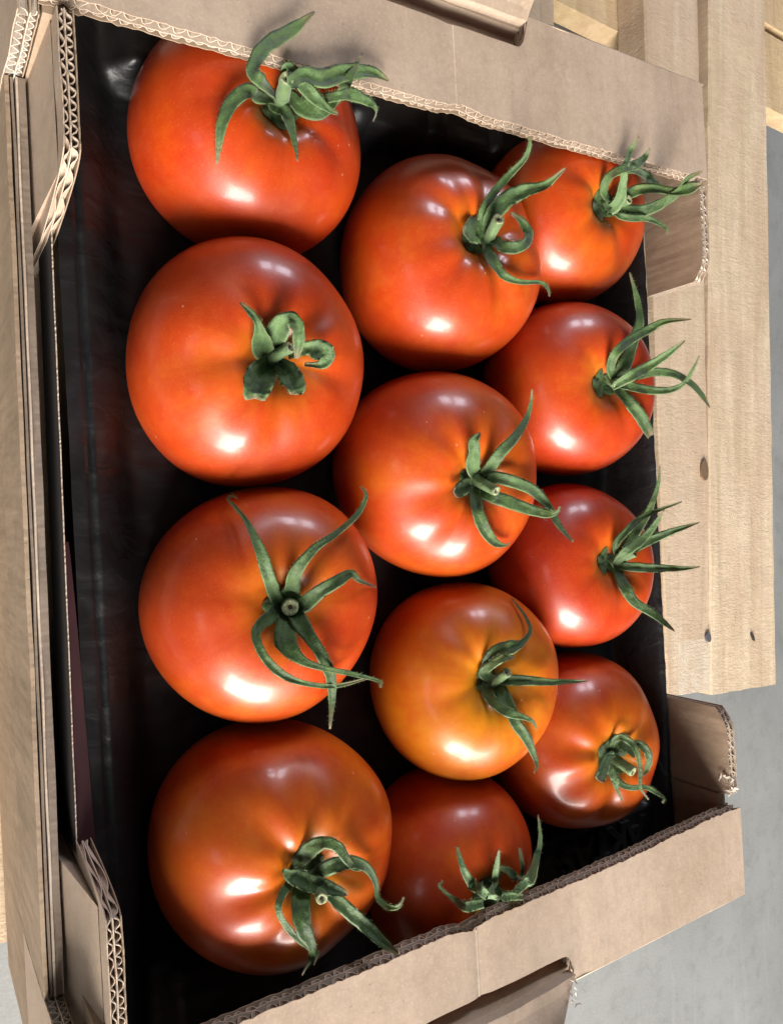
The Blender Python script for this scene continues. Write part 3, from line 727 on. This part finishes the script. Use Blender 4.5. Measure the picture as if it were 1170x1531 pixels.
CAL = {
0: dict(stem=((421,148),(429,116),10,9,5,20), hub=24, S=[
 ([(415,145,14,3),(392,122,20,5),(377,103,17,9),(397,69,20,15),(436,44,17,20),(470,17,3,22)],.35),
 ([(410,148,16,3),(387,144,20,5),(369,136,20,6),(346,154,19,5),(331,190,15,4),(324,245,3,2)],.25),
 ([(418,150,14,4),(410,156,20,5),(426,169,19,6),(436,195,12,4),(445,241,2,2)],.3),
 ([(430,140,18,5),(452,158,28,5),(479,167,20,6),(503,146,14,10),(520,120,13,13),(542,79,3,15)],.15),
 ([(424,128,12,9),(428,99,12,12),(446,118,22,15),(469,144,19,14),(490,162,10,11),(505,170,4,10)],.4),
 ([(432,125,18,4),(454,113,22,6),(485,118,27,8),(518,108,22,10),(556,108,15,11),(581,120,3,10)],.45),
 ([(470,150,18,3),(505,143,14,3),(526,141,18,4),(549,151,12,4),(563,164,6,4),(558,181,2,4)],.35)]),
1: dict(stem=((405,536),(434,519),10,8,4,11), hub=19, S=[
 ([(402,540,10,2),(394,528,24,4),(390,511,29,6),(386,486,11,7),(376,469,9,6),(359,452,3,4)],.3),
 ([(410,525,14,2),(410,508,24,5),(420,489,31,8),(434,477,20,12),(444,487,17,15),(446,511,15,16),(443,536,5,14)],.55),
 ([(408,540,14,2),(398,549,26,4),(388,565,40,7),(382,585,36,8),(381,597,18,6)],.15),
 ([(412,540,14,2),(422,550,24,4),(434,565,32,7),(441,580,27,8),(441,590,14,7)],.25),
 ([(430,530,12,3),(449,523,16,5),(462,520,19,7),(476,524,29,8),(486,532,26,8),(480,545,12,7),(455,545,5,6)],.6)]),
2: dict(stem=((433,905),(434,908),13,12,2,9), hub=26, S=[
 ([(420,905,20,3),(409,888,21,5),(401,863,21,7),(389,825,18,8),(371,784,9,9),(351,758,6,8),(341,748,4,8),(346,741,3,9),(354,745,2,9)],.6),
 ([(430,900,24,3),(436,882,28,5),(442,855,22,8),(470,820,14,10),(503,797,10,12),(534,769,9,13),(547,741,6,15),(538,727,2,15)],.25),
 ([(440,908,22,3),(455,902,28,4),(478,884,23,7),(503,870,20,9),(524,858,14,9),(537,868,8,7),(562,878,3,5)],.1),
 ([(418,908,20,3),(405,920,22,6),(388,935,18,8),(382,952,14,9),(396,983,14,11),(422,1008,13,12),(458,1022,9,13),(503,1025,8,14),(549,1014,4,15)],.15),
 ([(428,915,24,3),(427,936,32,6),(428,962,34,8),(452,988,15,11),(488,1000,10,15),(524,1007,8,17),(565,1018,5,17),(569,1028,3,16)],.0),
 ([(438,912,20,3),(448,930,27,6),(468,960,20,9),(483,985,18,11),(493,1010,18,13),(496,1041,12,15),(493,1090,3,14)],.0)]),
3: dict(stem=((474,1318),(481,1344),9,8,5,16), hub=24, S=[
 ([(440,1305,14,3),(445,1291,22,6),(462,1271,26,9),(484,1260,18,12),(505,1267,16,13),(517,1284,13,12),(530,1297,10,11),(546,1298,6,10)],.05),
 ([(470,1310,16,4),(482,1301,22,7),(502,1293,22,9),(529,1289,17,10),(550,1300,13,9),(561,1320,9,8),(564,1343,7,8),(578,1355,9,9),(595,1356,6,11),(604,1341,2,12)],.4),
 ([(424,1302,8,6),(436,1309,22,9),(455,1316,26,12),(482,1325,23,14),(504,1332,15,14),(519,1338,5,14)],.15),
 ([(445,1314,10,4),(433,1322,14,5),(420,1341,11,8),(417,1365,9,9),(435,1394,9,9),(460,1415,9,9),(474,1427,6,9),(470,1442,3,8)],.2),
 ([(452,1312,18,4),(450,1330,26,7),(449,1357,27,9),(454,1390,22,10),(466,1415,12,11),(464,1437,9,10),(452,1457,3,9)],.0),
 ([(478,1325,16,4),(493,1337,18,6),(517,1359,20,8),(546,1384,18,11),(571,1408,14,13),(596,1426,5,15)],.2)]),
4: dict(stem=((732,352),(745,327),8,8,4,14), hub=18, S=[
 ([(718,330,10,4),(724,312,14,6),(737,289,12,8),(759,263,11,11),(783,238,8,14),(791,217,6,16),(790,204,3,16)],.2),
 ([(728,338,14,4),(736,320,24,6),(756,299,25,9),(783,286,21,13),(814,277,13,16),(845,251,3,18)],.3),
 ([(735,350,18,3),(716,345,40,5),(701,346,34,8),(693,345,14,10)],.3),
 ([(738,358,16,3),(750,368,19,5),(768,370,18,7),(784,364,16,10),(789,349,16,11),(780,332,12,11),(764,318,5,10)],.25),
 ([(727,358,16,3),(728,375,18,5),(737,392,18,5),(752,411,13,5),(776,421,8,5),(807,422,6,6),(818,431,5,7),(821,443,2,7)],.3)]),
5: dict(stem=((712,718),(742,734),10,7,4,13), hub=20, S=[
 ([(712,716,14,3),(706,702,22,5),(707,678,21,8),(708,660,17,11),(718,647,3,12)],.4),
 ([(720,714,16,3),(731,701,20,5),(746,679,20,7),(769,654,15,9),(786,627,10,11),(793,602,5,12),(795,581,2,13)],.45),
 ([(712,720,16,2),(700,724,22,4),(689,730,26,6),(680,737,18,7)],.3),
 ([(712,722,14,3),(709,738,18,5),(713,764,20,6),(725,793,19,6),(739,811,13,7),(755,815,5,7),(763,811,2,7)],.05),
 ([(716,726,14,3),(726,739,18,5),(750,747,22,7),(786,760,18,8),(816,768,14,9),(832,766,6,10),(836,757,3,11)],.0),
 ([(724,718,16,4),(740,714,20,5),(766,720,20,7),(796,733,18,8),(816,754,15,8),(834,784,10,8),(856,810,4,8)],.45)]),
6: dict(stem=((741,1018),(758,1005),8,7,4,12), hub=18, S=[
 ([(735,1016,14,4),(722,1006,16,6),(736,993,14,9),(752,984,13,10),(768,982,5,10)],.55),
 ([(732,1010,8,2),(726,990,12,4),(742,975,22,6),(763,968,22,8),(780,961,10,8),(792,944,6,7),(787,926,5,6),(774,907,4,5),(764,894,2,5)],.1),
 ([(745,1018,12,3),(762,1017,17,5),(792,1018,15,7),(825,1020,10,9),(855,1019,6,11),(877,1018,2,12)],.15),
 ([(732,1018,14,3),(727,1031,18,5),(738,1050,16,6),(759,1066,14,7),(781,1072,9,8),(796,1079,5,9),(802,1091,2,9)],.1),
 ([(740,1022,16,3),(749,1037,24,4),(763,1063,20,5),(772,1083,18,6),(787,1105,15,8),(798,1130,9,9),(802,1145,4,10),(798,1156,2,10)],.1)]),
7: dict(stem=((733,1345),(748,1352),9,8,3,8), hub=26, S=[
 ([(722,1350,14,3),(705,1354,15,5),(694,1355,14,8),(679,1345,7,9),(666,1335,4,9),(656,1325,3,10),(663,1318,2,11)],.6),
 ([(728,1340,12,3),(717,1330,15,7),(706,1323,15,10),(695,1306,11,12),(687,1283,7,13),(683,1265,2,14)],.8),
 ([(735,1345,14,3),(737,1334,16,7),(738,1320,13,12),(741,1301,10,16),(746,1270,3,20)],1.0),
 ([(782,1318,6,7),(772,1314,11,7),(760,1303,11,7),(746,1297,5,7)],.3),
 ([(776,1325,8,5),(779,1312,7,6),(780,1294,7,7),(775,1268,3,8)],.1),
 ([(770,1335,10,4),(784,1321,14,8),(794,1311,17,11),(802,1281,11,15),(807,1254,7,18),(804,1218,2,21)],.6),
 ([(750,1342,10,4),(762,1340,12,6),(781,1341,9,8)],.6)]),
8: dict(stem=((925,305),(940,298),7,6,3,7), hub=18, S=[
 ([(905,300,10,4),(913,311,18,6),(926,296,16,11),(930,272,12,14),(935,246,9,16),(942,224,7,19),(954,204,2,22)],.85),
 ([(912,302,10,3),(902,286,11,6),(909,265,13,9),(928,253,13,11),(952,245,13,13),(964,234,8,14),(971,221,2,15)],.15),
 ([(936,255,8,9),(948,254,12,9),(966,264,14,9),(979,277,12,9),(993,288,5,8)],.65),
 ([(922,300,14,4),(934,293,15,5),(952,284,16,9),(976,282,13,12),(1007,286,11,14),(1031,281,16,16),(1048,275,4,16)],.15),
 ([(918,306,12,4),(930,314,18,5),(959,315,17,8),(986,305,15,11),(1012,287,12,14),(1027,267,8,17),(1049,256,3,19)],.1),
 ([(916,312,10,3),(926,322,10,5),(945,326,10,6),(966,326,9,7),(985,334,6,8),(996,342,3,8),(996,349,2,8)],.4)]),
9: dict(stem=((914,570),(922,576),7,6,2,5), hub=18, S=[
 ([(920,565,14,3),(933,545,22,5),(947,506,17,6),(956,479,14,7),(951,444,9,7),(941,407,3,8)],.15),
 ([(918,568,10,3),(912,551,13,5),(920,527,14,8),(942,508,14,10),(968,493,13,12),(993,481,9,13),(1033,477,2,14)],.2),
 ([(914,580,8,5),(924,573,13,7),(942,562,17,10),(968,548,15,13),(1000,527,10,16),(1023,509,3,18)],.5),
 ([(935,568,10,5),(958,561,11,6),(979,556,13,8),(1007,559,12,10),(1032,573,10,11),(1048,590,8,11),(1061,610,2,11)],.55),
 ([(922,574,10,4),(940,577,14,6),(968,583,13,8),(1000,583,10,10),(1021,573,7,12),(1035,552,5,13),(1045,531,2,14)],.05),
 ([(918,576,10,3),(928,588,16,4),(945,608,19,5),(961,631,18,6),(972,652,11,6)],.1)]),
10: dict(stem=((924,838),(948,828),7,5,2,6), hub=17, S=[
 ([(922,840,12,3),(934,822,16,5),(946,800,17,6),(961,778,13,8),(973,755,10,10),(983,725,6,12),(986,697,2,13)],.3),
 ([(922,835,8,3),(920,815,10,6),(936,794,11,9),(961,773,9,12),(989,761,5,14),(1019,750,2,15)],.1),
 ([(916,846,6,3),(923,838,12,6),(939,822,16,10),(961,805,13,14),(978,785,9,17),(992,762,2,19)],.4),
 ([(934,832,10,4),(955,817,12,6),(978,805,13,9),(1006,794,10,11),(1045,781,2,13)],.3),
 ([(922,845,10,3),(938,847,14,5),(964,849,14,8),(996,850,11,10),(1020,850,7,12),(1046,847,2,13)],.05),
 ([(922,845,12,3),(925,860,17,4),(936,882,18,6),(948,900,15,8),(973,916,12,10),(994,932,8,12),(1008,944,2,13)],.0)]),
11: dict(stem=((920,1136),(946,1154),7,7,5,9), hub=24, S=[
 ([(918,1128,6,12),(908,1132,10,13),(901,1151,16,11),(894,1166,17,9)],.95),
 ([(908,1142,6,9),(912,1152,11,9),(919,1166,12,8),(921,1178,6,7),(930,1198,2,6)],.9),
 ([(914,1118,6,5),(917,1108,9,7),(928,1102,10,9),(942,1110,10,11),(952,1126,8,13),(956,1151,6,13),(957,1178,4,12),(969,1196,2,10)],.3),
 ([(938,1118,10,4),(952,1113,12,6),(963,1119,12,8),(969,1133,12,9),(966,1150,8,8),(960,1160,3,7)],.2),
 ([(918,1160,10,3),(927,1172,10,5),(943,1178,8,6),(964,1177,7,7),(980,1185,6,8),(992,1194,3,9),(990,1201,2,9)],.6),
 ([(912,1120,14,4),(924,1112,18,6),(938,1118,16,7),(950,1130,10,7)],.1)]),
}
for ti, cd in CAL.items():
    t = toms[ti]; hub(t, cd['hub'], ti + 1)
    b0, b1, rb, rt, l0, l1 = cd['stem']; stem(t, b0, b1, rb, rt, l0, l1, ti * 3 + 1)
    for si, (pts, tone) in enumerate(cd['S']):
        sepal(t, pts, ti * 31 + si * 7 + 3, tone, cup=(0.16 + 0.10 * ((si * 37 + ti) % 3 - 1)) if ti != 1 else 0.30, wm=1.18 if ti == 1 else 1.0)

# ---------------------------------------------------------------- black moulded insert
def smooth(a, b_, x):
    s_ = min(max((x - a) / (b_ - a), 0), 1); return s_ * s_ * (3 - 2 * s_)
def insert_h(x, y):
    z = -0.060
    # cup walls between tomatoes
    for t in toms:
        d = math.hypot(x - t['c'].x, y - t['c'].y); R = t['R']
        z -= 0.018 * math.exp(-(d / (0.62 * R)) ** 4)
    e = min(x + 0.192, 0.192 - x, 0.334 - y)
    z = z * smooth(0, 0.012, e) + (-0.034) * (1 - smooth(0, 0.012, e))
    el = 0.192 - abs(x)
    if el < 0.034: kk = smooth(0.026, 0.034, el); z = max(z, -0.0435) * (1 - kk) + z * kk
    en = y - 0.0485
    if en < 0.030:
        zt = -0.0440 - 0.0012 * (en / 0.006) if en < 0.0062 else -0.0452 - 0.0145 * smooth(0.0062, 0.030, en)
        if 0.0058 < en < 0.0074: zt -= 0.0022
        k = smooth(0.016, 0.030, en); z = zt * (1 - k) + z * k
    z += 0.0008 * noise.noise(Vector((x * 55, y * 40, 1.7))) + 0.0004 * noise.noise(Vector((x * 160, y * 120, 4)))
    for t in toms:
        d2 = (x - t['c'].x) ** 2 + (y - t['c'].y) ** 2; R = t['R'] * .95
        if d2 < R * R:
            zb = t['c'].z - t['k'] * R * 1.02 * math.sqrt(1 - d2 / R / R) - 0.001
            z = min(z, zb)
    return max(z, -0.092)
nx, ny = 330, 250; vs = []; fs = []
for i in range(nx + 1):
    x = -0.1925 + 0.385 * i / nx
    for j in range(ny + 1):
        y = 0.0485 + (0.334 - 0.0485) * j / ny
        vs.append((x, y, insert_h(x, y)))
for i in range(nx):
    for j in range(ny):
        a = i * (ny + 1) + j; fs.append((a, a + ny + 1, a + ny + 2, a + 1))
ins = mesh_obj('plastic_insert', vs, fs, M_PLA, None, True)
tag(ins, 'black moulded plastic insert lining the tray under the tomatoes', 'insert')
# ribs on the steep side walls of the insert
for i, (x, y0, y1) in enumerate([(-0.178, 0.205, 0.216), (-0.178, 0.165, 0.176), (-0.178, 0.240, 0.248)]):
    n = 12; vs = []
    for k in range(n + 1):
        s_ = k / n; xx = -0.188 + 0.034 * s_
        for yy, dz in ((y0, 0.0), (y0 + .002, .0035), (y1 - .002, .0035), (y1, 0.0)):
            vs.append((xx, yy, insert_h(xx, yy) + dz * math.sin(math.pi * min(1, .15 + s_ * .8))))
    fs = [(4 * k + c, 4 * k + c + 1, 4 * k + c + 5, 4 * k + c + 4) for k in range(n) for c in range(3)]
    mesh_obj('rib', vs, fs, M_PLA, ins, True)
# raised lettering, draped over the insert
cu = bpy.data.curves.new('lettering', 'FONT'); cu.body = 'AKTAS'; cu.size = 0.021; cu.extrude = 0.0012; cu.bevel_depth = 0.0006; cu.bevel_resolution = 1
cu.space_character = 0.92; cu.offset = 0.0002
tmp = bpy.data.objects.new('tmp', cu); COL.objects.link(tmp)
dg = bpy.context.evaluated_depsgraph_get(); me0 = tmp.evaluated_get(dg).to_mesh()
A0 = Vector((0.1685, 0.3205, 0))
tv = [(A0.x + v.co.y, A0.y - v.co.x, v.co.z) for v in me0.vertices]
tf = [tuple(p.vertices) for p in me0.polygons]
tmp.evaluated_get(dg).to_mesh_clear(); bpy.data.objects.remove(tmp)
LET = mesh_obj('lettering', [(x, y, insert_h(x, y) + z + 0.0006) for x, y, z in tv], tf, M_PLA, ins)

# thin paper sheet standing between wall and insert, with frayed rim and a red strip painted as the tomatoes' reflection
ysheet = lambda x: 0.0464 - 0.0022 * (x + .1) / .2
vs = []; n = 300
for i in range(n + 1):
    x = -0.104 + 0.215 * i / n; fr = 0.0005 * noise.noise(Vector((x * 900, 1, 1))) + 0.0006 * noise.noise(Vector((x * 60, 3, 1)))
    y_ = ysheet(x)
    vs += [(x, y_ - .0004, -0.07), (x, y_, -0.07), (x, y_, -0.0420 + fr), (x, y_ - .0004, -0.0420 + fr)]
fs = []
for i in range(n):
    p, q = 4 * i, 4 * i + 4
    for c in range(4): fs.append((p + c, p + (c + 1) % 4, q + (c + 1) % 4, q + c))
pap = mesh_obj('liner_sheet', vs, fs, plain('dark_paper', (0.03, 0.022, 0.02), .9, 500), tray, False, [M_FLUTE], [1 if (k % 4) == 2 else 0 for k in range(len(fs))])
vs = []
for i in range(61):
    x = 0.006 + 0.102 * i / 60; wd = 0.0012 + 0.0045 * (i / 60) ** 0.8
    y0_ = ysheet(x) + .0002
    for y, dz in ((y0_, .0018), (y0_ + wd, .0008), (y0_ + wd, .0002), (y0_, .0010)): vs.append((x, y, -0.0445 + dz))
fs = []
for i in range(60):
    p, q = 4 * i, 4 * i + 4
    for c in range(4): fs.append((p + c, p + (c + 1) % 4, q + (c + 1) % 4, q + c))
mesh_obj('painted_red_reflection', vs, fs, M_RED, tray)
